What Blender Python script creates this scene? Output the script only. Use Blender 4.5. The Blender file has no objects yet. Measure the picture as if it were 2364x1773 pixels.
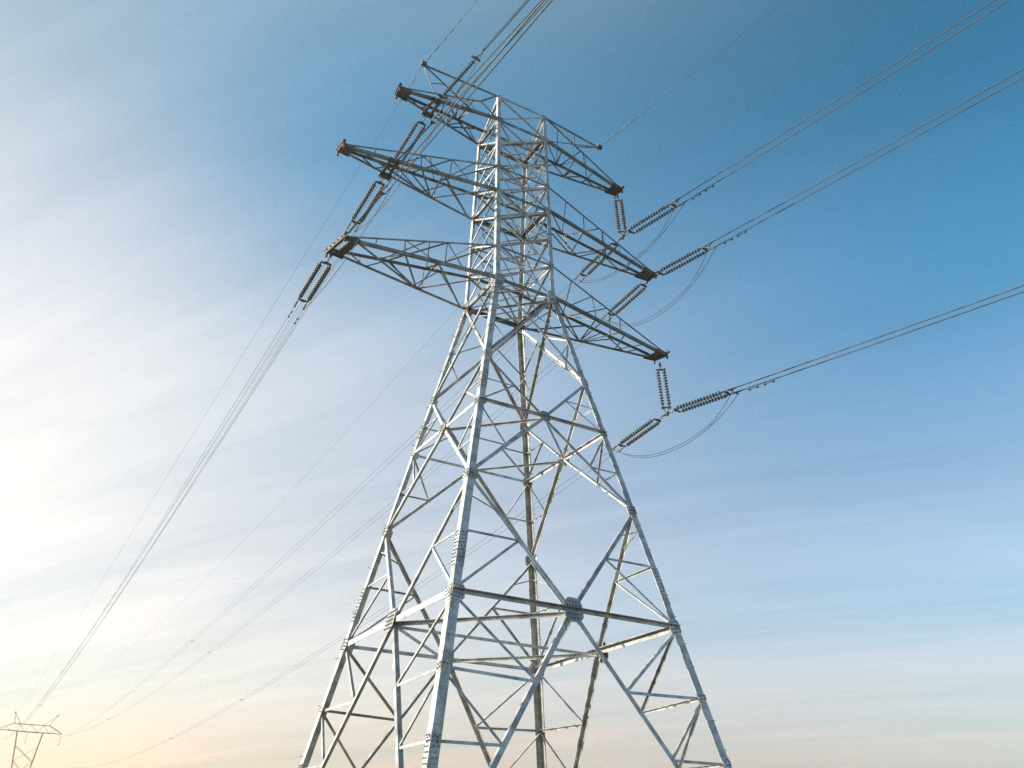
import bpy, math, random
from mathutils import Vector, Matrix
random.seed(4)
C = bpy.context.scene.collection
V = Vector
GZ = 23.55                                   # waist of the tower above the ground

# ------------------------------------------------------------------ materials
def new_mat(name):
    m = bpy.data.materials.new(name); m.use_nodes = True
    nt = m.node_tree; b = nt.nodes['Principled BSDF']
    return m, nt, b
def noise_ramp(nt, scale, detail, stops, coord='Object', rough=.6):
    tc = nt.nodes.new('ShaderNodeTexCoord'); n = nt.nodes.new('ShaderNodeTexNoise')
    n.inputs['Scale'].default_value = scale; n.inputs['Detail'].default_value = detail; n.inputs['Roughness'].default_value = rough
    nt.links.new(tc.outputs[coord], n.inputs['Vector'])
    r = nt.nodes.new('ShaderNodeValToRGB'); e = r.color_ramp.elements
    e[0].position, e[0].color = stops[0][0], (*stops[0][1], 1)
    e[1].position, e[1].color = stops[-1][0], (*stops[-1][1], 1)
    for p, c in stops[1:-1]:
        k = e.new(p); k.color = (*c, 1)
    nt.links.new(n.outputs['Fac'], r.inputs['Fac'])
    return n, r
def steel(name, lo, mid, hi, metallic, rough, stain=None):
    m, nt, b = new_mat(name)
    n, r = noise_ramp(nt, 2.2, 6, [(.34, lo), (.5, mid), (.66, hi)])
    col = r.outputs['Color']
    if stain:
        n2, r2 = noise_ramp(nt, 1.3, 8, [(.58, (0, 0, 0)), (.74, (1, 1, 1))], rough=.7)
        mx = nt.nodes.new('ShaderNodeMix'); mx.data_type = 'RGBA'
        nt.links.new(r2.outputs['Color'], mx.inputs['Factor']); nt.links.new(col, mx.inputs['A']); mx.inputs['B'].default_value = (*stain, 1)
        col = mx.outputs['Result']
    oi = nt.nodes.new('ShaderNodeObjectInfo'); vr = nt.nodes.new('ShaderNodeMapRange')
    vr.inputs['To Min'].default_value = .68; vr.inputs['To Max'].default_value = 1.24
    nt.links.new(oi.outputs['Random'], vr.inputs['Value'])
    sc_ = nt.nodes.new('ShaderNodeVectorMath'); sc_.operation = 'SCALE'
    nt.links.new(col, sc_.inputs[0]); nt.links.new(vr.outputs['Result'], sc_.inputs['Scale'])
    nt.links.new(sc_.outputs[0], b.inputs['Base Color'])
    b.inputs['Metallic'].default_value = metallic
    n3, r3 = noise_ramp(nt, 9, 5, [(.3, (rough - .1,) * 3), (.7, (rough + .12,) * 3)])
    nt.links.new(r3.outputs['Color'], b.inputs['Roughness'])
    bp = nt.nodes.new('ShaderNodeBump'); bp.inputs['Strength'].default_value = .12; bp.inputs['Distance'].default_value = .01
    nt.links.new(n3.outputs['Fac'], bp.inputs['Height']); nt.links.new(bp.outputs['Normal'], b.inputs['Normal'])
    return m
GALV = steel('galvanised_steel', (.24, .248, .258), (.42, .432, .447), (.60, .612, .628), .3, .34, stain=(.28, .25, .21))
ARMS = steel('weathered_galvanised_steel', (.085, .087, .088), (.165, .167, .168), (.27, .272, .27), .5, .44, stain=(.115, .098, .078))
DARK = steel('rusty_fitting_steel', (.032, .028, .022), (.075, .064, .05), (.15, .13, .10), .25, .6)
BOLT = steel('bolt_steel', (.11, .11, .108), (.19, .188, .184), (.28, .275, .27), .5, .45)
CABLE = steel('aluminium_cable', (.03, .029, .03), (.05, .048, .048), (.075, .072, .072), .1, .7)
FAR = steel('far_pylon_steel', (.10, .08, .056), (.15, .12, .085), (.2, .16, .115), .1, .7)
PORC, _nt, _b = new_mat('brown_glazed_porcelain')
_n, _r = noise_ramp(_nt, 6, 4, [(.35, (.045, .047, .05)), (.65, (.13, .134, .138))])
_nt.links.new(_r.outputs['Color'], _b.inputs['Base Color']); _b.inputs['Roughness'].default_value = .28
GROUND, _nt, _b = new_mat('dry_field')
_n, _r = noise_ramp(_nt, .08, 9, [(.3, (.085, .07, .035)), (.5, (.14, .115, .06)), (.7, (.20, .17, .10))])
_nt.links.new(_r.outputs['Color'], _b.inputs['Base Color']); _b.inputs['Roughness'].default_value = .95

# ------------------------------------------------------------------ mesh helpers
class MB:
    def __init__(s): s.v = []; s.f = []; s.sm = []; s.mi = []; s.slot = 0
    def add(s, vs, fs, smooth=False):
        o = len(s.v); s.v += [tuple(p) for p in vs]; s.f += [tuple(i + o for i in f) for f in fs]; s.sm += [smooth] * len(fs); s.mi += [s.slot] * len(fs); return s
    def build(s, name, mat, parent=None):
        me = bpy.data.meshes.new(name); me.from_pydata(s.v, [], s.f); me.validate(); me.update()
        if len(me.polygons) == len(s.sm): me.polygons.foreach_set('use_smooth', s.sm)
        me.materials.append(mat)
        if any(s.mi):
            me.materials.append(BOLT); me.polygons.foreach_set('material_index', s.mi)
        import bmesh
        bm = bmesh.new(); bm.from_mesh(me); bmesh.ops.recalc_face_normals(bm, faces=bm.faces); bm.to_mesh(me); bm.free()
        o = bpy.data.objects.new(name, me); C.objects.link(o)
        if parent is not None: o.parent = parent
        return o
    def sweep(s, pts, profs, smooth=False, close=True):
        n = len(profs[0]); vs = [p for pr in profs for p in pr]; fs = []
        for i in range(len(pts) - 1):
            for k in range(n): fs.append((i * n + k, i * n + (k + 1) % n, (i + 1) * n + (k + 1) % n, (i + 1) * n + k))
        s.add(vs, fs, smooth)
        if close:
            m = (len(pts) - 1) * n
            s.add(vs[:n], [tuple(range(n - 1, -1, -1))]); s.add(vs[m:], [tuple(range(n))])
        return s
    def ell(s, pts, ws, ax, ay, t=None):
        """angle section: its corner runs along pts, flanges along ax and ay"""
        pr = []
        for p, w in zip(pts, ws):
            tt = t or max(.012, .1 * w)
            pr.append([p + ax * x + ay * y for x, y in ((0, 0), (w, 0), (w, tt), (tt, tt), (tt, w), (0, w))])
        return s.sweep(pts, pr)
    def box(s, p, q, u, v, a, b):
        """bar from p to q, half sizes a along u and b along v"""
        pr = [[c + u * x * a + v * y * b for x, y in ((-1, -1), (1, -1), (1, 1), (-1, 1))] for c in (p, q)]
        return s.sweep([p, q], pr)
    def tube(s, pts, rs, n=6, smooth=True):
        if not hasattr(rs, '__len__'): rs = [rs] * len(pts)
        pr = []
        for i, p in enumerate(pts):
            d = (pts[min(i + 1, len(pts) - 1)] - pts[max(i - 1, 0)]).normalized()
            u = d.cross(V((0, 0, 1)));
            if u.length < .05: u = d.cross(V((1, 0, 0)))
            u.normalize(); w = d.cross(u)
            pr.append([p + (u * math.cos(2 * math.pi * k / n) + w * math.sin(2 * math.pi * k / n)) * rs[i] for k in range(n)])
        return s.sweep(pts, pr, smooth)
    def plate(s, c, u, v, n, outline, t):
        top = [c + u * x + v * y + n * t * .5 for x, y in outline]; bot = [p - n * t for p in top]
        return s.sweep([0, 1], [bot, top])

def empty(name, loc=(0, 0, 0), parent=None):
    o = bpy.data.objects.new(name, None); C.objects.link(o); o.location = loc; o.empty_display_size = .3
    if parent is not None: o.parent = parent
    return o
def tag(o, label, cat, group=None, kind=None):
    o['label'] = label; o['category'] = cat
    if group: o['group'] = group
    if kind: o['kind'] = kind
    return o
def lerp(a, b, t): return a + (b - a) * t

# ------------------------------------------------------------------ tower geometry
Z = {'TOP': 11.37, 'A1T': 10.2, 'A1B': 9.73, 'MB': 8.17, 'A2T': 6.61, 'A2B': 5.05, 'MA': 3.42, 'A3T': 1.8, 'W': 0., 'J1': -4.52, 'H2': -6.92,
     'J2': -10.27, 'Q': -12.45, 'H1': -14.68, 'K1': -17.02, 'K2': -19.05, 'K3': -21.2, 'G': -GZ - .15}
SG = {'N': (-1, -1), 'R': (1, -1), 'L': (-1, 1), 'B': (1, 1)}
def half(z):
    return (1.5 - .1984 * z, 1.4753 - .2176 * z) if z < 0 else (1.5 - .0094 * z, 1.4753 - .0448 * z)
def at(leg, z):
    if isinstance(z, str): z = Z[z]
    hx, hy = half(z); return V((SG[leg][0] * hx, SG[leg][1] * hy, z + GZ))
FACES = {'NR': ('N', 'R', V((0, -1, 0))), 'NL': ('N', 'L', V((-1, 0, 0))), 'RB': ('R', 'B', V((1, 0, 0))), 'LB': ('L', 'B', V((0, 1, 0)))}

tower = empty('transmission_tower')
tag(tower, 'tall galvanised steel lattice pylon with six crossarms, filling the middle of the view', 'transmission tower')

def bar(name, p, q, w, n, off=-.04, parent=tower, mat=GALV, style='in', edge=1):
    """angle bar of flange w from p to q, one flange in the face with outward normal n"""
    d = (q - p).normalized(); p, q = (e + V((random.uniform(-.011, .011), random.uniform(-.011, .011), random.uniform(-.014, .014))) for e in (p, q))
    u = d.cross(n).normalized(); n2 = u.cross(d).normalized()
    if n2.dot(n) < 0: n2 = -n2
    if u.z < 0 or (abs(u.z) < .2 and u.x < 0): u = -u
    u = u * edge
    m = MB(); o = n2 * off
    if style == 'in': m.ell([p + o + u * w * .5, q + o + u * w * .5], [w, w], -u, -n2)
    else: m.ell([p + o + u * w * .5, q + o + u * w * .5], [w, w], -u, n2)
    return m.build(name, mat, parent)

def bolts(m, c, u, v, n, xs, ys, t, r=.024):
    m.slot = 1
    for x in xs:
        for y in ys:
            p = c + u * x + v * y + n * t
            m.tube([p, p + n * .04], r, 6, False)

# legs
LEGS = {}
for k, (sx, sy) in SG.items():
    top = 'TOP' if k in 'NR' else 'A1B'
    lev = [Z['G'], Z['H1'], Z['H1'], Z['J2'], Z['J2'], Z['W'], Z['W'], Z['A2B'], Z['A2B'], Z[top] + (.12 if k in 'NR' else .25)]
    ws = [.31, .31, .28, .27, .25, .24, .21, .20, .18, .17]
    ax, ay = V((-sx, 0, 0)), V((0, -sy, 0))
    m = MB(); m.ell([at(k, z) for z in lev], ws, ax, ay)
    leg = LEGS[k] = m.build('leg', GALV, tower)
    # bolted splices: a cover angle lapped outside the leg
    for zc, L in ((Z['H1'] + 1.5, 1.35), (Z['W'] - .55, .9), (Z['K2'] - .25, .9), (Z['J1'] - 1.35, .8)):
        p, q = at(k, zc - L / 2), at(k, zc + L / 2); d = (q - p).normalized()
        w = .30 if zc < Z['J2'] else .27
        o = V((sx, sy, 0)) * .016
        m = MB(); m.ell([p + o, q + o], [w, w], ax, ay, .014)
        nb = int(L / .13); m.slot = 1
        for i in range(nb):
            c = lerp(p, q, (i + .5) / nb) + o
            for j in (.28, .72):
                jj = j + (.1 if i % 2 else -.05)
                a = c + ax * w * jj - ay * .001; m.tube([a, a - ay * .045], .023, 6, False)
                a = c + ay * w * jj - ax * .001; m.tube([a, a - ax * .045], .023, 6, False)
        m.build('splice_plate', GALV, leg)
# step bolts, every one a peg of its own
m = MB(); m.tube([V((0, 0, 0)), V((.17, 0, 0))], .011, 6).tube([V((.15, 0, 0)), V((.17, 0, 0))], .02, 6)
proto = m.build('step_bolt', BOLT, LEGS['R'])
first = True
for k, (sx, sy) in SG.items():
    for i in range(24):
        z = -21.2 + i * .86
        o = proto if first else proto.copy()
        if not first: C.objects.link(o); o.parent = LEGS[k]
        first = False
        if k == 'R': o.parent = LEGS['R']
        p = at(k, z); a = i % 2
        if k == 'N': a = 0
        o.location = p + (V((0, -sy * .13, 0)) if a else V((-sx * .13, 0, 0)))
        ang = (0 if sx > 0 else math.pi) if a else (math.pi / 2 if sy > 0 else -math.pi / 2)
        o.rotation_euler = (0, 0, ang)

# body bracing, face by face
def gusset(parent, c, n, d_up, w, h, nb=3, off=.016, cut=.28):
    n = n.normalized(); u = d_up.cross(n).normalized(); v = n.cross(u).normalized()
    if v.z < 0: v = -v
    a, b = w / 2, h / 2; k = cut * min(w, h)
    m = MB(); m.plate(c + n * off, u, v, n, [(-a + k, -b), (a - k, -b), (a, -b + k), (a, b - k), (a - k, b), (-a + k, b), (-a, b - k), (-a, -b + k)], .016)
    xs = [(-.5 + (i + .5) / nb) * w * .85 for i in range(nb)]; ys = [(-.5 + (i + .5) / nb) * h * .85 for i in range(nb)]
    bolts(m, c + n * off, u, v, n, xs, ys, .006)
    return m.build('gusset_plate', GALV, parent)

MID = {}
for fn, (a, b, n) in FACES.items():
    def mid(z): return (at(a, z) + at(b, z)) / 2
    hx, hy = half(-5); k = .1984 if n.x else .2176
    nf = (n + V((0, 0, k))).normalized()               # tilted face of the lower body
    M2, M1 = mid('H2'), mid('H1'); MID[fn] = M1
    bar('diagonal_brace', at(a, 'W'), at(b, 'J1'), .125, nf, -.03)
    bar('diagonal_brace', at(b, 'W'), at(a, 'J1'), .125, nf, -.06, edge=-1)
    for s in (a, b):
        bar('diagonal_brace', at(s, 'J1'), M2, .12, nf, -.045)
        bar('diagonal_brace', M2, at(s, 'J2'), .135, nf, -.05)
        bar('diagonal_brace', at(s, 'J2'), M1, .145, nf, -.05)
        bar('diagonal_brace', M1, at(s, 'G'), .165, nf, -.05)
        # lighter redundant bars between leg and diagonal
        q0 = lerp(at(s, 'J1'), M2, .5); q1 = lerp(M2, at(s, 'J2'), .52); q2 = lerp(at(s, 'J2'), M1, .5)
        d1 = lerp(M1, at(s, 'G'), (Z['H1'] - Z['K1'] + .1) / (Z['H1'] - Z['G'])); d2 = lerp(M1, at(s, 'G'), (Z['H1'] - Z['K2']) / (Z['H1'] - Z['G']))
        zq = (Z['H2'] + Z['J2']) / 2 - .05
        o_ = b if s == a else a
        bar('light_brace', at(s, Z['J1'] * .52), lerp(at(s, 'W'), at(o_, 'J1'), .30), .05, nf, -.08)
        bar('light_brace', at(s, Z['J1'] * .52), lerp(at(s, 'J1'), at(o_, 'W'), .27), .05, nf, -.095)
        bar('light_brace', at(s, (Z['J1'] + Z['H2']) / 2), q0, .05, nf, -.09)
        bar('light_brace', at(s, Z['J2'] - .75), lerp(at(s, 'J2'), M1, .26), .05, nf, -.09)
        bar('secondary_brace', at(s, 'H2'), q0, .065, nf, -.07)
        bar('secondary_brace', at(s, 'H2'), q1, .07, nf, -.07)
        bar('secondary_brace', at(s, zq), q1, .06, nf, -.075)
        bar('secondary_brace', at(s, 'Q'), q2, .085, nf, -.07)
        bar('secondary_brace', at(s, 'H1'), q2, .09, nf, -.085)
        bar('secondary_brace', at(s, 'H1'), d1, .10, nf, -.07)
        bar('secondary_brace', at(s, 'K1'), d1, .10, nf, -.085)
        bar('secondary_brace', at(s, 'K1'), d2, .085, nf, -.07)
        bar('secondary_brace', at(s, 'K2'), d2, .09, nf, -.085)
    cross = bool(n.x)                                   # sides across which the arms pass
    for lv, w, st in (('H1', .2 if cross else .145, 'in' if cross else 'out'), ('H2', .13 if cross else .11, 'in' if cross else 'out'), ('W', .23 if cross else .17, 'in')):
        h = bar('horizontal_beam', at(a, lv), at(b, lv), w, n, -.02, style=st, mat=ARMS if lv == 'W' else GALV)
        c = mid(lv)
        if lv == 'H1': gusset(h, c + nf * .02, nf, at(a, 'W') - at(a, 'H1') + at(b, 'W') - at(b, 'H1'), .72, .86, 5)
        if lv == 'H2': gusset(h, c + nf * .02, nf, at(a, 'W') - at(a, 'H1') + at(b, 'W') - at(b, 'H1'), .46, .5, 4)
    for lv, w in (('A3T', .10), ('A2B', .20 if cross else .16), ('A2T', .09), ('A1B', .17 if cross else .15)):
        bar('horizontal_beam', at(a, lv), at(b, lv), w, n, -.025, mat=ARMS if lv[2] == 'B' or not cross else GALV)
    for lv in ('MA', 'MB'):
        bar('light_brace', at(a, lv), at(b, lv), .05, n, -.07)
    for lo, hi in (('W', 'A3T'), ('A3T', 'MA'), ('MA', 'A2B'), ('A2B', 'A2T'), ('A2T', 'MB'), ('MB', 'A1B')):
        w = .075 if fn != 'NR' else .085
        bar('cross_brace', at(a, hi), at(b, lo), w, n, -.03)
        bar('cross_brace', at(a, lo), at(b, hi), w * .9, n, -.055, edge=-1)
    # joint plates on the legs
    for s, t in ((a, b), (b, a)):
        inw = (at(t, 'H1') - at(s, 'H1')).normalized()
        for lv, w, h, nb in (('H1', .5, .62, 4), ('J2', .42, .5, 3), ('H2', .36, .4, 3), ('J1', .36, .46, 3), ('W', .46, .62, 4), ('K1', .3, .3, 2), ('K2', .3, .3, 2), ('A2B', .34, .36, 3), ('A1B', .34, .36, 3), ('A3T', .26, .26, 2), ('A2T', .26, .26, 2)):
            c = at(s, lv) + inw * (w * .40)
            gusset(LEGS[s], c, nf if Z[lv] < -.1 else n, at(s, Z[lv] + 1) - at(s, lv), w, h, nb, off=.004)

UP = V((0, 0, 1))
# plan bracing inside the body
for x, y in (('NR', 'NL'), ('NR', 'RB'), ('NL', 'LB'), ('LB', 'RB')):
    bar('plan_brace', MID[x], MID[y], .13, UP, -.05)
bar('plan_brace', MID['NL'] , MID['RB'], .11, UP, -.12)
bar('plan_brace', MID['NR'], at('B', 'H1'), .08, UP, -.18)
mids2 = {fn: (at(a, 'H2') + at(b, 'H2')) / 2 for fn, (a, b, n) in FACES.items()}
for x, y in (('NR', 'NL'), ('NR', 'RB'), ('NL', 'LB'), ('LB', 'RB')):
    bar('plan_brace', mids2[x], mids2[y], .085, UP, -.04)
for lv in ('W', 'A2B', 'A1B'):
    bar('plan_brace', at('N', lv), at('B', lv), .09, UP, -.06); bar('plan_brace', at('R', lv), at('L', lv), .09, UP, -.09)

for lv in ('A3T', 'MA', 'A2T', 'MB'):
    bar('plan_brace', at('N', lv), at('B', lv), .05, UP, -.07); bar('plan_brace', at('R', lv), at('L', lv), .05, UP, -.10)
    m4 = [(at(x, lv) + at(y, lv)) / 2 for x, y in (('N', 'R'), ('R', 'B'), ('B', 'L'), ('L', 'N'))]
    for i in range(4): bar('light_brace', m4[i], m4[(i + 1) % 4], .045, UP, -.05)
m4 = [(at(x, 'W') + at(y, 'W')) / 2 for x, y in (('N', 'R'), ('R', 'B'), ('B', 'L'), ('L', 'N'))]
for i in range(4): bar('light_brace', m4[i], m4[(i + 1) % 4], .06, UP, -.05)

# crest of the tower
NY = V((0, -1, 0))
bar('horizontal_beam', at('N', 'TOP'), at('R', 'TOP'), .12, NY, -.02)
bar('cross_brace', at('N', 'TOP'), at('R', 'A1B'), .10, NY, -.035)
bar('cross_brace', at('R', 'TOP'), at('N', 'A1B'), .09, NY, -.06)
for lo, hi in (('L', 'N'), ('B', 'R')):
    bar('crest_strut', at(lo, 'A1B'), at(hi, 'TOP'), .15, V((-1 if lo == 'L' else 1, 0, 0)), -.02)
    bar('crest_strut', at(lo, 'A1B') + V((0, 0, .1)), lerp(at(hi, 'A1B'), at(hi, 'TOP'), .55), .07, V((-1 if lo == 'L' else 1, 0, 0)), -.05)
bar('plan_brace', lerp(at('L', 'A1B'), at('N', 'TOP'), .28), lerp(at('B', 'A1B'), at('R', 'TOP'), .28), .11, V((0, 1, 0)), 0)

# ------------------------------------------------------------------ crossarms
ARM = {}
def crossarm(key, roots, tipF, tipB, zt, chords_w, webs, tiph=.16):
    """four chords Ft Fb Bt Bb from the body to a narrow tip"""
    tF = V((*tipF, zt + GZ)); tB = V((*tipB, zt + GZ)); up = V((0, 0, tiph))
    ch = {'Fb': (roots[0], tF), 'Ft': (roots[1], tF + up), 'Bb': (roots[2], tB), 'Bt': (roots[3], tB + up)}
    ARM[key] = ch; m = MB()
    for c, (p, q) in ch.items():
        w = chords_w[c]; y = V((0, 1 if c[0] == 'F' else -1, 0)); zz = V((0, 0, 1 if c[1] == 'b' else -1))
        m.ell([p, q], [w, w], y, zz, .014)
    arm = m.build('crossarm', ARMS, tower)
    for (c1, t1, c2, t2, w) in webs:
        p, q = lerp(*ch[c1], t1), lerp(*ch[c2], t2)
        if c1[0] == c2[0]: n = V((0, -1 if c1[0] == 'F' else 1, 0)); o = -.02
        elif c1[1] == c2[1]: n = V((0, 0, -1 if c1[1] == 'b' else 1)); o = -.018
        else: n = V((0, -1, 0)); o = 0
        bar('lattice_brace', p, q, w, n, o - random.random() * .012, arm, ARMS)
    tb = [.02, .22, .42, .60, .76, .88]
    for i in range(len(tb) - 1):
        c1, c2 = ('Bt', 'Bb') if i % 2 else ('Bb', 'Bt')
        p, q = lerp(*ch[c1], tb[i]), lerp(*ch[c2], tb[i + 1])
        bar('back_lacing', p, q, .042, V((0, 1, 0)), -.02 - .004 * i, arm, ARMS)
    for t1, t2 in ((.15, .3), (.46, .32), (.48, .66)):
        bar('top_lacing', lerp(*ch['Ft'], t1), lerp(*ch['Bt'], t2), .042, V((0, 0, 1)), -.02, arm, ARMS)
    return arm
def side(a, b, lvb, lvt): return (at(a, lvb), at(a, lvt), at(b, lvb), at(b, lvt))
CW = {'Fb': .135, 'Ft': .085, 'Bb': .125, 'Bt': .10}
def std(p1, p2, d1, d2, b1, f2, long=.94, bt=.70):
    s, l = .055, .065
    return [('Ft', p1, 'Fb', p1, s), ('Ft', p2, 'Fb', p2 + .01, s), ('Ft', p1, 'Fb', d1, s), ('Ft', p2, 'Fb', d2, s),
            ('Bb', b1, 'Fb', p1, l), ('Bb', b1, 'Fb', f2, l), ('Bb', b1, 'Fb', .0, l), ('Fb', f2, 'Bb', .03, l), ('Fb', long, 'Bb', b1, l),
            ('Bt', bt, 'Fb', p1, .05), ('Bt', p2, 'Bb', p2, s), ('Bt', .8, 'Bb', .8, .04), ('Ft', .8, 'Fb', .81, .04),
            ('Bt', p1, 'Bb', b1, .05), ('Ft', p2, 'Bt', p1, .05), ('Ft', 0, 'Bt', p2, .05)]
A = {}
A['A3L'] = crossarm('A3L', side('N', 'L', 'W', 'A3T'), (-7.97, -.61), (-8.21, .56), 0, CW, std(.62, .34, .40, .22, .374, .40))
A['A2L'] = crossarm('A2L', side('N', 'L', 'A2B', 'A2T'), (-8.46, -.27), (-8.5, .10), 5.05, CW, std(.51, .31, .36, .18, .332, .364, .9, .6))
A['A3R'] = crossarm('A3R', side('R', 'B', 'W', 'A3T'), (8.8, -.12), (8.6, .5), 0, CW,
    [('Ft', .33, 'Fb', .356, .055), ('Ft', .579, 'Fb', .571, .055), ('Bb', .424, 'Fb', .352, .07), ('Bb', .424, 'Fb', .40, .07), ('Bb', .688, 'Fb', .613, .07),
     ('Bb', .424, 'Fb', .0, .06), ('Bb', .43, 'Bt', .70, .045), ('Bb', .43, 'Fb', .58, .05), ('Bt', .483, 'Bb', .05, .06), ('Bt', .30, 'Bb', .30, .05), ('Fb', .356, 'Bt', .30, .05), ('Fb', .8, 'Bb', .688, .045), ('Ft', .33, 'Fb', .12, .05)])
A['A2R'] = crossarm('A2R', side('R', 'B', 'A2B', 'A2T'), (8.8, .25), (8.7, .78), 5.05, CW,
    [('Ft', .31, 'Fb', .305, .055), ('Ft', .487, 'Fb', .48, .055), ('Ft', .648, 'Fb', .65, .045), ('Bb', .363, 'Fb', .30, .07), ('Bb', .363, 'Fb', .564, .065),
     ('Fb', .747, 'Bb', .828, .05), ('Bt', .31, 'Fb', .02, .06), ('Bt', .31, 'Fb', .30, .06), ('Bb', .363, 'Bt', .30, .05), ('Bb', .363, 'Bt', .14, .05), ('Fb', .52, 'Bb', .62, .055), ('Bt', .6, 'Bb', .6, .04)])
topL = lerp(at('L', 'A1B'), at('N', 'TOP'), .28); topB = lerp(at('B', 'A1B'), at('R', 'TOP'), .28)
A['A1L'] = crossarm('A1L', (at('N', 'A1B'), at('N', 'A1B') + V((-.9, .05, .75)), at('L', 'A1B'), topL), (-6.2, -.31), (-6.17, .10), 9.73, CW,
    [('Ft', 0, 'Fb', 0, .07), ('Ft', .2, 'Fb', .2, .05), ('Ft', .45, 'Fb', .45, .05), ('Bb', .42, 'Bt', .42, .05), ('Bb', .42, 'Bt', .36, .04), ('Bt', .34, 'Bb', .06, .06), ('Bb', .36, 'Bt', .05, .055),
     ('Bt', .32, 'Ft', .1, .06), ('Bt', .34, 'Fb', .5, .05), ('Bt', .34, 'Fb', .42, .05), ('Bt', .5, 'Fb', .56, .05), ('Fb', .6, 'Bb', .62, .05), ('Fb', .3, 'Bt', .32, .05)])
A['A1R'] = crossarm('A1R', (at('R', 'A1B'), at('R', 'TOP'), at('B', 'A1B'), topB), (6.74, .02), (6.66, .5), 9.73, CW,
    [('Ft', .33, 'Fb', .36, .05), ('Ft', .52, 'Fb', .5, .05), ('Fb', .375, 'Bb', .41, .055), ('Fb', .375, 'Bt', .32, .05), ('Bt', .476, 'Bb', .412, .055), ('Bt', .45, 'Bb', .412, .05),
     ('Bt', .668, 'Bb', .61, .06), ('Bt', .668, 'Fb', .615, .045), ('Bt', .3, 'Fb', .2, .05), ('Bt', .3, 'Bb', .12, .05), ('Fb', .0, 'Bt', .30, .05)])
bar('lattice_brace', lerp(*ARM['A1L']['Ft'], 0), at('N', 'TOP'), .09, NY, 0, A['A1L'], ARMS)

# rusty end pieces of the arms
def end_piece(key, sgn, L, over, double=False):
    ch = ARM[key]; F, Bk = ch['Fb'][1], ch['Bb'][1]; m = MB(); up = V((0, 0, 1)); ex = V((sgn, 0, 0))
    ax = (Bk - F).normalized(); f, b = F - ax * over, Bk + ax * over
    m.box(f + ex * .05 + up * .08, b + ex * .05 + up * .08, ex, up, .06, .11)
    if double: m.box(f - ex * .42 + up * .07, b - ex * .42 + up * .07, ex, up, .15, .09)
    t = 1 - L / (F - ch['Fb'][0]).length
    f2, b2 = lerp(*ch['Fb'], t), lerp(*ch['Bb'], t)
    if not double:
        poly = [F - ax * .1, Bk + ax * .1, b2, f2]
        lo = [p - up * .012 for p in poly]; hi = [p + up * .006 for p in poly]; m.sweep([0, 1], [lo, hi])
    for p, q in ((F - ax * .03, f2 - ax * .02), (Bk + ax * .03, b2 + ax * .02)):
        d = (q - p).normalized(); m.box(p + up * .06, q + up * .05, d.cross(up).normalized(), up, .016, .11)
    for p in (f, b):
        m.tube([p + ex * .05 - up * .2, p + ex * .05 + up * .26], .05, 6, False)
        m.box(p + ex * .02 + up * .18, p + ex * .14 + up * .18, ax, up, .09, .05)
    for i in range(5):
        p = lerp(f, b, (i + .5) / 5) + ex * .12; m.tube([p + up * .08, p + up * .08 + ex * .05], .03, 6, False)
    return m.build('end_piece', DARK, A[key])
end_piece('A3L', -1, .6, .12, True); end_piece('A2L', -1, .42, .1); end_piece('A1L', -1, .5, .06)
end_piece('A3R', 1, .62, .05); end_piece('A2R', 1, .75, .05); end_piece('A1R', 1, .6, .04)
# brackets part-way along the left arms that carry the string fittings
def bracket(key, p, big):
    ch = ARM[key]; m = MB(); up = V((0, 0, 1)); x = V((1, 0, 0))
    yf, yb = -.45, .5
    for c in ('Fb', 'Bb'):
        a, b = ch[c]; t = (p.x - a.x) / (b.x - a.x); q = lerp(a, b, t)
        if c == 'Fb': yf = q.y
        else: yb = q.y
    a, b = V((p.x, yf - .1, p.z - .03)), V((p.x, yb + .1, p.z - .03))
    m.box(a - x * .16, b - x * .16, x, up, .05, .08); m.box(a + x * .16, b + x * .16, x, up, .05, .08)
    m.box(V((p.x - .28, yb, p.z - .05)), V((p.x + .28, yb, p.z - .05)), V((0, 1, 0)), up, .12, .09 if big else .06)
    m.box(V((p.x - .25, yf, p.z - .05)), V((p.x + .25, yf, p.z - .05)), V((0, 1, 0)), up, .09, .06)
    for s in (-1, 1):
        for y in (yf, yb): m.tube([V((p.x + s * .18, y, p.z - .28)), V((p.x + s * .18, y, p.z + .1))], .035, 6, False)
    return m.build('attachment_bracket', DARK, A[key])
bracket('A2L', V((-6.25, 0, 5.05 + GZ)), True); bracket('A1L', V((-4.48, 0, 9.73 + GZ)), False)

# earth-wire horns
EL, ER = V((-5.43, -.97, 11.23 + GZ)), V((4.71, -.97, 10.97 + GZ))
def horn(tip, bars):
    m = MB()
    for p, q, w in bars[:3]:
        m.ell([p, q], [w, w], V((0, 1, 0)), V((0, 0, -1)), .012)
    h = m.build('earth_wire_horn', ARMS, tower)
    for p, q, w in bars[3:]: bar('lattice_brace', p, q, w, NY, -.02, h, ARMS)
    m = MB(); m.box(tip - V((.12, 0, 0)), tip + V((.12, 0, 0)), V((0, 1, 0)), UP, .09, .1).tube([tip - UP * .16, tip + UP * .14], .035, 6)
    m.build('end_piece', DARK, h)
fl = ARM['A1L']['Ft']; fb = ARM['A1L']['Fb']
pA = lerp(*fb, .245); pB = lerp(*fl, .59)
horn(EL, [(EL, at('N', 'TOP'), .11), (EL, pA, .095), (EL, pB, .085), (lerp(EL, pB, .66), lerp(EL, pA, .42), .05), (lerp(EL, at('N', 'TOP'), .55), lerp(EL, pA, .62), .05)])
fr = ARM['A1R']['Ft']; pC = lerp(*fr, .40)
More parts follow.
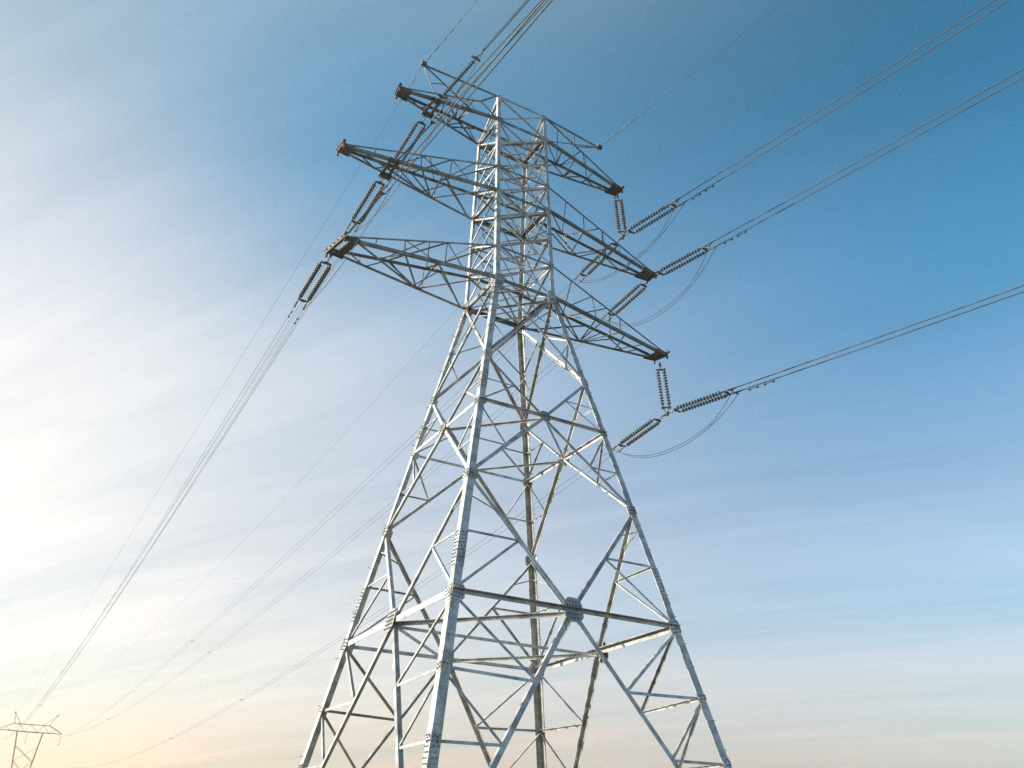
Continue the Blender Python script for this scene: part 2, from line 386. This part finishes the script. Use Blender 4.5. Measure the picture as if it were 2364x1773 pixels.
horn(ER, [(at('R', 'TOP'), ER, .11), (at('R', 'A1B'), ER, .065), (pC, ER, .065), (lerp(at('R', 'TOP'), ER, .53), lerp(*fr, .38), .045), (lerp(at('R', 'TOP'), ER, .40), lerp(*fr, .27), .045), (lerp(at('R', 'TOP'), ER, .78), lerp(pC, ER, .4), .04)])

# ------------------------------------------------------------------ insulator sets
def shed_string(y0, y1, x, n):
    """a ribbed porcelain string along +Y"""
    m = MB(); seg = 10; pitch = (y1 - y0) / n; rings = []
    for i in range(n):
        y = y0 + i * pitch
        for dy, r in ((0, .022), (.22, .03), (.3, .09), (.42, .108), (.5, .104), (.6, .035), (.98, .022)): rings.append((y + dy * pitch, r))
    pr = [[V((x + r * math.cos(2 * math.pi * k / seg), y, r * math.sin(2 * math.pi * k / seg))) for k in range(seg)] for y, r in rings]
    m.sweep(rings, pr, True)
    return m
SEP = .2
def rod_set():
    root = empty('rod_insulator_set'); X, ZU = V((1, 0, 0)), V((0, 0, 1))
    MB().tube([V((0, 0, 0)), V((0, .5, 0))], .025, 6).box(V((0, .0, 0)), V((0, .14, 0)), X, ZU, .05, .02).build('link', DARK, root)
    b = shed_string(.5, 3.4, 0, 30); b.v = [(p[0] * .42, p[1], p[2] * .42) for p in b.v]; b.build('insulator_rod', CABLE, root)
    MB().plate(V((0, 3.5, 0)), X, V((0, 1, 0)), ZU, [(-.13, .06), (-.03, -.12), (.03, -.12), (.13, .06)], .025).build('yoke_plate', DARK, root)
    for s in (-1, 1): MB().tube([V((s * .09, y, 0)) for y in (3.5, 3.68, 3.7, 4.05, 4.15)], [.018, .018, .03, .03, .018], 8).build('dead_end_clamp', DARK, root)
    return root
def strain_set(sides=(-1, 1), SEP=.2):
    root = empty('insulator_set')
    X, Y, ZU = V((1, 0, 0)), V((0, 1, 0)), V((0, 0, 1))
    m = MB(); m.tube([V((0, 0, 0)), V((0, .3, 0))], .03, 6).tube([V((0, .24, 0)), V((0, .55, 0))], .022, 6).box(V((0, .0, 0)), V((0, .14, 0)), X, ZU, .05, .02).box(V((0, .26, 0)), V((0, .36, 0)), X, ZU, .02, .055)
    m.build('link', DARK, root)
    for y, f in ((.6, 1), (3.5, -1)):
        m = MB(); m.plate(V((0, y, 0)), X, Y, ZU, [(-.25, .06 * f), (-.25, .02 * f), (-.04, -.1 * f), (.04, -.1 * f), (.25, .02 * f), (.25, .06 * f)], .03)
        for s in (-1, 1): m.tube([V((s * SEP, y, -.04)), V((s * SEP, y, .05))], .028, 6)
        m.build('yoke_plate', DARK, root)
    for s in sides:
        o = shed_string(.78, 3.33, s * SEP, 15).build('porcelain_string', PORC, root)
        m = MB()
        MB().tube([V((s * SEP, y, 0)) for y in (.62, .71, .72, .79)], [.026, .026, .05, .05], 8).build('end_cap', DARK, o)
        MB().tube([V((s * SEP, y, 0)) for y in (3.3, 3.37, 3.38, 3.5)], [.05, .05, .026, .026], 8).build('end_cap', DARK, o)
        m = MB(); p = s * SEP
        m.tube([V((p, 3.52, 0)), V((p, 3.66, 0)), V((p, 3.68, 0)), V((p, 3.8, 0)), V((p, 4.05, 0)), V((p, 4.15, 0))], [.022, .022, .04, .045, .036, .022], 8)
        m.box(V((p, 3.78, -.02)), V((p, 3.98, -.11)), X, ZU, .02, .03)
        m.build('dead_end_clamp', DARK, root)
    return root
def copy_tree(o, parent=None):
    c = o.copy(); C.objects.link(c); c.parent = parent
    for ch in list(o.children): copy_tree(ch, c)
    return c
def az(d): return V((math.sin(math.radians(d)), math.cos(math.radians(d)), 0))
HANG = 2.9
ATT = {'A3L': V((-8.1, 0, GZ)), 'A2L': V((-6.25, .1, 5.05 + GZ)), 'A1L': V((-4.48, .1, 9.73 + GZ)),
       'A1R': V((6.85, .3, 9.73 - HANG + GZ)), 'A2R': V((8.8, .5, 5.05 + GZ)), 'A3R': V((8.98, .4, -HANG + GZ))}
# far span: end x at y=250, slope and curvature; near span: azimuth and slope
FARW = {'A3L': (-9.5, -.0687, .00035), 'A2L': (-9.0, -.085, .000325), 'A1L': (-8.0, -.085, .00025), 'A1R': (3.5, -.0660, .000226), 'A2R': (4.5, -.0772, .000324), 'A3R': (7.0, -.0798, .000349)}
NEARW = {'A3L': (175.6, -.027), 'A2L': (173.8, -.035), 'A1L': (174.2, -.035), 'A1R': (170.8, -.045), 'A2R': (170.4, -.045), 'A3R': (169, -.071)}
WHERE = {'A3L': 'lower left', 'A2L': 'middle left', 'A1L': 'upper left', 'A1R': 'upper right', 'A2R': 'middle right', 'A3R': 'lower right'}
SETS = {}
ins = None
for key in ATT:
    a = ATT[key].copy()
    for span in ('far', 'near'):
        if span == 'far':
            ex, k1, k2 = FARW[key]; d = V((ex - a.x, 250 - a.y, 0)).normalized(); slope = k1
            off = {'A3L': .62, 'A2L': .28, 'A1L': .34}.get(key, .05)
        else:
            d = az(NEARW[key][0]); slope = NEARW[key][1]; k2 = .0004
            off = {'A3L': .62, 'A2L': .28, 'A1L': .45}.get(key, .05)
        st = a + d * off; st.z -= .06
        dd = (d + UP * slope).normalized(); x = dd.cross(UP).normalized(); zz = x.cross(dd)
        slim = span == 'near' and key in ('A2L', 'A3L')
        if (key, span) == ('A1L', 'near'): r = strain_set((0,), .2)
        elif slim: r = rod_set()
        elif ins is None: ins = strain_set(); r = ins
        else: r = copy_tree(ins)
        r.matrix_world = Matrix.Translation(st) @ Matrix((x, dd, zz)).transposed().to_4x4()
        tag(r, '%s on the %s crossarm, pulling %s' % ('slim grey insulator rod' if slim else 'single ribbed insulator string' if (key, span) == ('A1L', 'near') else 'ribbed insulator pair', WHERE[key], 'away to the horizon' if span == 'far' else 'up out of view'),
            'insulator', 'tension insulator pairs on the pylon')
        SETS[key, span] = (st, d, slope, k2, x * (.22 if (key, span) == ('A1L', 'near') else .45 if slim else 1))
# hanging pairs under two right-hand tips
def hang_set():
    root = empty('hanging_insulator_set')
    m = MB(); m.tube([V((0, 0, .0)), V((0, 0, -.42))], .03, 6).box(V((0, 0, -.1)), V((0, 0, -.26)), V((1, 0, 0)), V((0, 1, 0)), .06, .03); m.build('link', DARK, root)
    for z in (-.46, -2.55):
        m = MB(); m.box(V((-.24, 0, z)), V((.24, 0, z)), V((0, 1, 0)), UP, .03, .035)
        for s in (-1, 1): m.tube([V((s * .17, 0, z - .07)), V((s * .17, 0, z + .07))], .045, 6)
        m.build('yoke_plate', DARK, root)
    for s in (-1, 1):
        b = shed_string(.56, 2.42, 0, 12); b.v = [(p[0] + s * .16, p[2], -p[1]) for p in b.v]
        o = b.build('porcelain_string', PORC, root)
        MB().tube([V((s * .16, 0, -.48)), V((s * .16, 0, -.58))], .045, 8).build('end_cap', DARK, o); MB().tube([V((s * .16, 0, -2.4)), V((s * .16, 0, -2.53))], .045, 8).build('end_cap', DARK, o)
    m = MB(); m.tube([V((-.13, 0, -2.57)), V((-.08, 0, -2.72)), V((0, 0, -2.88))], .025, 6).tube([V((.13, 0, -2.57)), V((.08, 0, -2.72)), V((0, 0, -2.88))], .025, 6)
    m.tube([V((0, 0, -2.8)), V((0, 0, -3.0))], .06, 8).box(V((0, -.16, -2.9)), V((0, .16, -2.9)), V((1, 0, 0)), UP, .05, .045); m.build('suspension_clamp', DARK, root)
    return root
hs = hang_set()
for i, key in enumerate(('A1R', 'A3R')):
    r = hs if i == 0 else copy_tree(hs)
    r.location = ATT[key] + UP * (HANG - .1); r.rotation_euler = (0, math.radians(-3.5), math.radians(-32))
    r.location.x -= .15
    tag(r, 'pair of ribbed insulators hanging straight down from the %s crossarm tip' % WHERE[key], 'insulator', 'hanging insulator pairs on the pylon')

# ------------------------------------------------------------------ cables
def wire_point(st, d, slope, k2, s): return st + d * s + UP * (slope * s + k2 * s * s)
def damper(m, p, d):
    m.tube([p + UP * .01, p - UP * .1], .02, 6)
    q = p - UP * .1
    m.tube([q - d * .25, q + d * .25], .009, 5)
    for s in (-1, 1): m.tube([q + d * s * .13, q + d * s * .16, q + d * s * .25, q + d * s * .28], [.02, .042, .042, .02], 7)
WIRES = {}
for (key, span), (st, d, slope, k2, x) in SETS.items():
    n = 60 if span == 'far' else 40; L = 250 if span == 'far' else 170
    for s in (-1, 1):
        pts = [wire_point(st + x * SEP * s, d, slope, k2, 4.08 + (L - 4.08) * (i / n) ** 2) for i in range(n + 1)]
        m = MB(); m.tube(pts, (.0105 if key[2] == 'R' else .0095) if span == 'far' else .0225, 6)
        o = m.build('conductor_cable', CABLE)
        lr = x.x * s
        # the two cables of a pair: seen from the camera, the one further along +x shows below
        which = 'lower' if lr > 0 else 'upper'
        tag(o, '%s of the twin cables running %s the %s crossarm' % (which, 'away to the horizon from' if span == 'far' else 'up out of view from', WHERE[key]), 'cable', 'conductor cables of the line')
        if span == 'near' and key[2] == 'R' and lr > 0:
            for sd in (4.75, 5.55):
                p = wire_point(st + x * SEP * s, d, slope, k2, sd); m = MB(); damper(m, p, (d + UP * slope).normalized()); m.build('vibration_damper', DARK, o)
        if span == 'far' and key[2] == 'L':
            for sd in (4.95,) if lr > 0 else (4.6,):
                p = wire_point(st + x * SEP * s, d, slope, k2, sd); m = MB(); damper(m, p, (d + UP * slope).normalized()); m.build('vibration_damper', DARK, o)
        WIRES[key, span, s] = (st + x * SEP * s, d, slope, k2)
# jumper loops
SAG = {'A3L': .7, 'A2L': 1.0, 'A1L': .8, 'A1R': 1.2, 'A2R': 1.65, 'A3R': 1.25}
for key in ATT:
    for i, s in enumerate((-1, 1) if key[2] == 'R' else (1,)):
        f = WIRES[key, 'far', s]; n_ = WIRES[key, 'near', -s]
        p, q = wire_point(*f, 3.95), wire_point(*n_, 3.95)
        pts = []
        for k in range(33):
            t = k / 32; sg = SAG[key] * (1 - abs(2 * t - 1) ** 2.3) * (1 + .04 * s)
            pts.append(lerp(p, q, t) - UP * (sg + .1) + V((-.1 if key[2] == 'L' else .12 - .17 * (s if SETS[key, 'far'][4].x > 0 else -s), 0, 0)) * min(1, 1.6 * math.sin(math.pi * t)))
        m = MB(); m.tube(pts, .0145, 6)
        o = m.build('jumper_cable', CABLE)
        if key[2] == 'R': lab = '%s of two slack jumper cables looping below the %s crossarm' % ('outer' if s > 0 else 'inner', WHERE[key])
        else: lab = 'slack jumper cable looping past the %s crossarm between its insulators' % WHERE[key]
        tag(o, lab, 'cable', 'jumper cables on the pylon')
# earth wires
for tip, name, dr, slope, k2, L, r in ((EL, 'left', V((-4.6, 251, 0)).normalized(), -.043, .00001, 250, .0085), (EL, 'left', az(173.8), -.04, .0003, 150, .0085),
                              (ER, 'right', V((-4.7, 251, 0)).normalized(), -.088, .00046, 250, .007), (ER, 'right', az(171.8), -.02, .0003, 150, .0085)):
    far = dr.y > 0
    pts = [wire_point(tip, dr, slope, k2, L * (i / 50) ** 2) for i in range(51)]
    o = MB().tube(pts, r, 5).build('earth_wire', CABLE)
    tag(o, 'thin single wire from the %s horn atop the pylon, running %s' % (name, 'away to the horizon' if far else 'up out of view'), 'wire', 'earth wires of the line')
    lst = ((1.1, 1.9, 2.4) if name == 'left' else ()) if far else (.5, 1.15, 1.8, 2.4, 3.1)
    for i, sd in enumerate(lst):
        dd = (dr + UP * slope).normalized(); p = wire_point(tip, dr, slope, k2, sd)
        MB().tube([p - dd * .2, p - dd * .16, p + dd * .16, p + dd * .2], [.012, .03 if i < 4 else .02, .03 if i < 4 else .02, .012], 7).build('wire_damper', DARK, o)
# spacers that hold the twin cables apart
SPC = [('A3L', 118), ('A1R', 92), ('A2R', 88), ('A3R', 72), ('A3R', 108), ('A1R', 150), ('A2R', 165)]
ORD = {}
for key, s_ in SPC:
    p = wire_point(*WIRES[key, 'far', -1], s_); q = wire_point(*WIRES[key, 'far', 1], s_); e = (q - p).normalized()
    m = MB(); m.box(p - e * .03, q + e * .03, UP, e.cross(UP), .018, .018)
    for c in (p, q): m.box(c - UP * .03, c + UP * .03, e, e.cross(UP), .03, .04)
    ORD[key] = ORD.get(key, 0) + 1
    o = m.build('line_spacer', DARK)
    near = min(v for k, v in SPC if k == key) == s_ and sum(k == key for k, v in SPC) > 1
    lab = 'spacer clamp between the far twin cables of the %s crossarm%s' % (WHERE[key], '' if sum(k == key for k, v in SPC) < 2 else (', nearer the pylon' if near else ', nearer the horizon'))
    tag(o, lab, 'spacer', 'spacers on the far cables')

# ------------------------------------------------------------------ distant pylon
far = empty('distant_pylon', (-3.0, 250, 0)); far.rotation_euler = (0, 0, math.radians(4))
tag(far, 'small hazy flat-topped pylon with two horns, low at the far left', 'transmission tower')
def fbar(m, p, q, w=.11):
    w *= .68
    d = (q - p).normalized(); u = d.cross(V((0, 1, 0)));
    if u.length < .1: u = d.cross(V((1, 0, 0)))
    u.normalize(); m.box(p, q, u, d.cross(u), w * .5, w * .5)
ZC, ZT = 30.0, 31.9
m = MB()
for y in (-.7, .7):
    fbar(m, V((-7.6, y * .25, ZC + .1)), V((0, y, ZC)), .17); fbar(m, V((0, y, ZC)), V((7.7, y * .25, ZC + .1)), .17)
    tops = [V((-7.6, y * .25, ZC + .25)), V((-4.6, y, ZT - .1)), V((4.4, y, ZT)), V((7.7, y * .25, ZC + .25))]
    for a_, b_ in zip(tops, tops[1:]): fbar(m, a_, b_, .13)
fx = m.build('crossarm', FAR, far)
xs = [-6.2, -4.6, -3.0, -1.5, 0, 1.5, 3.0, 4.4, 6.0]
def ztop(x): return ZT if -4.6 <= x <= 4.4 else (ZC + .25 + (ZT - ZC - .3) * ((7.7 - abs(x)) / 3.2))
for i in range(len(xs) - 1):
    for y in (-.6, .6):
        a_, b_ = V((xs[i], y, ZC if i % 2 else ztop(xs[i]))), V((xs[i + 1], y, ztop(xs[i + 1]) if i % 2 else ZC))
        m = MB(); fbar(m, a_, b_, .07); m.build('lattice_brace', FAR, fx)
for sx in (-1, 1):
    tip = V((sx * 5.2 + .5, 0, ZT + 2.7))
    m = MB()
    for px in (2.9, 4.2):
        for y in (-.5, .5): fbar(m, V((sx * px, y, ZT)), tip, .09)
    m.box(tip - V((.25, 0, .05)), tip + V((.25, 0, .05)), V((0, 1, 0)), UP, .12, .1)
    m.build('horn', FAR, far)
def lx(z): return 3.1 + (1.9 - 3.1) * min(1, (ZC - z) / 11) if z > 19 else 1.9 + (19 - z) / 19 * 2.4
for sx in (-1, 1):
    for sy in (-1, 1):
        m = MB(); zs = [ZC, 19, 0]; P_ = [V((sx * lx(z), sy * (.7 if z > 18.9 else .7 + (19 - z) / 19 * 2.4), z)) for z in zs]
        for a_, b_ in zip(P_, P_[1:]): fbar(m, a_, b_, .2)
        m.build('leg', FAR, far)
lv = [ZC, 26.5, 22.8, 19, 14, 8, 1]
for i in range(len(lv) - 1):
    for sy in (-1, 1):
        yy = lambda z: sy * (.7 if z > 18.9 else .7 + (19 - z) / 19 * 2.4)
        for s in (-1, 1):
            if i == 0: continue
            m = MB(); fbar(m, V((s * lx(lv[i]), yy(lv[i]), lv[i])), V((-s * lx(lv[i + 1]), yy(lv[i + 1]), lv[i + 1])), .12); m.build('diagonal_brace', FAR, far)
for i, x in enumerate((-7.5, -.6, 7.6)):
    b = shed_string(.2, 2.5, 0, 14); b.v = [(p[0] + x, p[2], ZC - p[1]) for p in b.v]
    r = b.build('hanging_insulator', PORC)
    r.matrix_world = far.matrix_world if False else Matrix.Translation((-3, 250, 0)) @ Matrix.Rotation(math.radians(4), 4, 'Z')
    MB().box(V((x, -.25, ZC - 2.62)), V((x, .25, ZC - 2.62)), V((1, 0, 0)), UP, .1, .1).build('clamp', DARK, r)
    tag(r, ('tiny insulator hanging from the left end of the distant pylon', 'tiny insulator hanging at the middle of the distant pylon crossarm', 'tiny insulator hanging from the right tip of the distant pylon')[i], 'insulator', 'insulators on the distant pylon')

# ------------------------------------------------------------------ ground
m = MB(); S = 6000
m.add([(-S, -S, 0), (S, -S, 0), (S, S, 0), (-S, S, 0)], [(0, 1, 2, 3)])
g = m.build('ground', GROUND); g['kind'] = 'structure'

# ------------------------------------------------------------------ haze
HZ = bpy.data.materials.new('haze_air'); HZ.use_nodes = True; hn = HZ.node_tree
hn.nodes.remove(hn.nodes['Principled BSDF']); pv = hn.nodes.new('ShaderNodeVolumePrincipled')
pv.inputs['Color'].default_value = (.90, .92, .95, 1); pv.inputs['Density'].default_value = .0005; pv.inputs['Anisotropy'].default_value = .35
hn.links.new(pv.outputs[0], hn.nodes['Material Output'].inputs['Volume'])
m = MB(); hx, hz0, hz1 = S + 10, -1, 38
m.add([(x, y, z) for z in (hz0, hz1) for x, y in ((-hx, -hx), (hx, -hx), (hx, hx), (-hx, hx))], [(3, 2, 1, 0), (4, 5, 6, 7), (0, 1, 5, 4), (1, 2, 6, 5), (2, 3, 7, 6), (3, 0, 4, 7)])
h = m.build('haze', HZ); h['kind'] = 'stuff'

# ------------------------------------------------------------------ sun and sky
SUN_AZ, SUN_EL = -66, 16                       # degrees clockwise from +Y
sd = V((math.sin(math.radians(SUN_AZ)) * math.cos(math.radians(SUN_EL)), math.cos(math.radians(SUN_AZ)) * math.cos(math.radians(SUN_EL)), math.sin(math.radians(SUN_EL))))
sl = bpy.data.lights.new('sun', 'SUN'); sl.energy = 5.0; sl.angle = math.radians(.6); sl.color = (1, .86, .68)
so = bpy.data.objects.new('sun', sl); C.objects.link(so); so.rotation_euler = (-sd).to_track_quat('-Z', 'Y').to_euler(); so.location = (-40, 30, 60)

w = bpy.data.worlds.new('World'); bpy.context.scene.world = w; w.use_nodes = True
nt = w.node_tree; N = nt.nodes; Lk = nt.links.new
for x in list(N): N.remove(x)
def nd(t, **k):
    x = N.new(t)
    for a_, b_ in k.items(): setattr(x, a_, b_)
    return x
out = nd('ShaderNodeOutputWorld'); bg = nd('ShaderNodeBackground'); bg.inputs['Strength'].default_value = .05
sky = nd('ShaderNodeTexSky', sky_type='NISHITA'); sky.sun_disc = False; sky.sun_elevation = math.radians(SUN_EL); sky.sun_rotation = math.radians(SUN_AZ)
sky.air_density = 1.0; sky.dust_density = 1.0; sky.ozone_density = 1.5; sky.altitude = 100
# the clear-sky model, plus a thin veil of high cloud that is whiter and brighter toward the sun and warm near the horizon
tc = nd('ShaderNodeTexCoord'); sep = nd('ShaderNodeSeparateXYZ'); Lk(tc.outputs['Generated'], sep.inputs[0])
def math_(op, a, b=None, c=None, clamp=False):
    x = nd('ShaderNodeMath', operation=op, use_clamp=clamp)
    for i, v in enumerate((a, b, c)):
        if v is None: continue
        if hasattr(v, 'links'): Lk(v, x.inputs[i])
        else: x.inputs[i].default_value = v
    return x.outputs[0]
def vmul(v, k):
    x = nd('ShaderNodeVectorMath', operation='MULTIPLY'); Lk(v, x.inputs[0])
    if hasattr(k, 'links'): Lk(k, x.inputs[1])
    else: x.inputs[1].default_value = k
    return x.outputs[0]
dot = nd('ShaderNodeVectorMath', operation='DOT_PRODUCT'); Lk(tc.outputs['Generated'], dot.inputs[0]); dot.inputs[1].default_value = sd
mr = nd('ShaderNodeMapRange', interpolation_type='SMOOTHSTEP'); Lk(dot.outputs['Value'], mr.inputs['Value'])
mr.inputs['From Min'].default_value = math.cos(math.radians(114)); mr.inputs['From Max'].default_value = math.cos(math.radians(60))
el = math_('DIVIDE', math_('ARCSINE', sep.outputs['Z']), math.radians(60), clamp=True)
AWAY = [(0.291, 0, 0), (0.404, 0.027, 0), (0.602, 0.26, 0.166), (0.413, 0.298, 0.298), (0.263, 0.232, 0.294), (0.083, 0.144, 0.261), (0.019, 0.061, 0.13), (0, 0, 0)]
SUNW = [(1, 0.113, 0), (1, 0.315, 0.11), (0.907, 0.504, 0.308), (0.908, 0.598, 0.43), (0.673, 0.509, 0.418), (0.546, 0.476, 0.434), (0.149, 0.23, 0.338), (0.314, 0.347, 0.364)]
def ramp(cols):
    r = nd('ShaderNodeValToRGB'); e = r.color_ramp.elements; kn = (0, 4, 8, 13, 20, 30, 42, 60)
    e[1].position = 1; e[1].color = (*cols[7], 1); e[0].color = (*cols[0], 1)
    for i in range(1, 7): e.new(kn[i] / 60).color = (*cols[i], 1)
    r.color_ramp.interpolation = 'CARDINAL'
    Lk(el, r.inputs['Fac']); return r.outputs['Color']
GLOW = [(0, 0, 0), (0, 0, 0), (0, 0, 0), (0.037, 0, 0), (0.3, 0.19, 0.067), (0.276, 0.161, 0.106), (0.315, 0.19, 0.044), (0, 0, 0)]
mr2 = nd('ShaderNodeMapRange', interpolation_type='SMOOTHSTEP'); Lk(dot.outputs['Value'], mr2.inputs['Value'])
mr2.inputs['From Min'].default_value = math.cos(math.radians(75)); mr2.inputs['From Max'].default_value = math.cos(math.radians(50))
mix = nd('ShaderNodeMix', data_type='RGBA'); Lk(mr.outputs['Result'], mix.inputs['Factor']); Lk(ramp(AWAY), mix.inputs['A']); Lk(ramp(SUNW), mix.inputs['B'])
# cirrus: streaky noise on a flat layer high overhead
den = math_('ADD', math_('MAXIMUM', sep.outputs['Z'], 0.0), .12)
flat = nd('ShaderNodeCombineXYZ'); Lk(math_('DIVIDE', sep.outputs['X'], den), flat.inputs['X']); Lk(math_('DIVIDE', sep.outputs['Y'], den), flat.inputs['Y'])
vr_ = nd('ShaderNodeVectorRotate', rotation_type='Z_AXIS'); Lk(flat.outputs[0], vr_.inputs['Vector']); vr_.inputs['Angle'].default_value = math.radians(-(90 + 35))
mp = nd('ShaderNodeMapping'); Lk(vr_.outputs[0], mp.inputs['Vector']); mp.inputs['Location'].default_value = (2.3, 1.3, 0); mp.inputs['Scale'].default_value = (.3, 1.5, 1)
n1 = nd('ShaderNodeTexNoise'); Lk(mp.outputs[0], n1.inputs['Vector']); n1.inputs['Scale'].default_value = 1.1; n1.inputs['Detail'].default_value = 7; n1.inputs['Roughness'].default_value = .58; n1.inputs['Distortion'].default_value = .5
n2 = nd('ShaderNodeTexNoise'); Lk(flat.outputs[0], n2.inputs['Vector']); n2.inputs['Scale'].default_value = .55; n2.inputs['Detail'].default_value = 3
cl = math_('MULTIPLY', math_('SUBTRACT', n1.outputs['Fac'], .5), .85)
cl = math_('ADD', cl, math_('MULTIPLY', math_('SUBTRACT', n2.outputs['Fac'], .5), .2))
mp3 = nd('ShaderNodeMapping'); Lk(vr_.outputs[0], mp3.inputs['Vector']); mp3.inputs['Scale'].default_value = (.9, 6.5, 1)
n3 = nd('ShaderNodeTexNoise'); Lk(mp3.outputs[0], n3.inputs['Vector']); n3.inputs['Scale'].default_value = 1.0; n3.inputs['Detail'].default_value = 9; n3.inputs['Roughness'].default_value = .62; n3.inputs['Distortion'].default_value = .9
wsp = math_('MULTIPLY', math_('SUBTRACT', n3.outputs['Fac'], .5), math_('MULTIPLY', n2.outputs['Fac'], .9))
cl = math_('ADD', cl, wsp)
cl = math_('ADD', cl, 1.0)
cc = nd('ShaderNodeCombineXYZ')
for i in range(3): Lk(cl, cc.inputs[i])
gs = nd('ShaderNodeVectorMath', operation='SCALE'); Lk(ramp(GLOW), gs.inputs[0]); Lk(mr2.outputs['Result'], gs.inputs['Scale'])
ga = nd('ShaderNodeVectorMath', operation='ADD'); Lk(mix.outputs['Result'], ga.inputs[0]); Lk(gs.outputs[0], ga.inputs[1])
veil = vmul(vmul(ga.outputs[0], cc.outputs[0]), (10, 10, 10))
tot = nd('ShaderNodeVectorMath', operation='ADD'); Lk(vmul(sky.outputs[0], (.3, 1.2, 1.25)), tot.inputs[0]); Lk(veil, tot.inputs[1])
Lk(tot.outputs[0], bg.inputs['Color']); Lk(bg.outputs[0], out.inputs['Surface'])

# ------------------------------------------------------------------ camera
cd = bpy.data.cameras.new('camera'); cam = bpy.data.objects.new('camera', cd); C.objects.link(cam)
yaw, pit, rol = .517616503, .502434067, .016766247
fw = V((math.sin(yaw) * math.cos(pit), math.cos(yaw) * math.cos(pit), math.sin(pit)))
ri = V((math.cos(yaw), -math.sin(yaw), 0)); up = ri.cross(fw)
c_, s_ = math.cos(rol), math.sin(rol)
r2, u2 = ri * c_ + up * s_, up * c_ - ri * s_
cam.matrix_world = Matrix.Translation((-15.8677, -28.2670, -21.8953 + GZ)) @ Matrix((r2, u2, -fw)).transposed().to_4x4()
cd.sensor_width = 36; cd.lens = 1878.49 / 2212 * 36; cd.clip_start = .1; cd.clip_end = 20000
sc = bpy.context.scene; sc.camera = cam
sc.view_settings.view_transform = 'Standard'; sc.view_settings.look = 'None'; sc.view_settings.gamma = 1; sc.view_settings.exposure = 1.0
sc.cycles.use_denoising = False
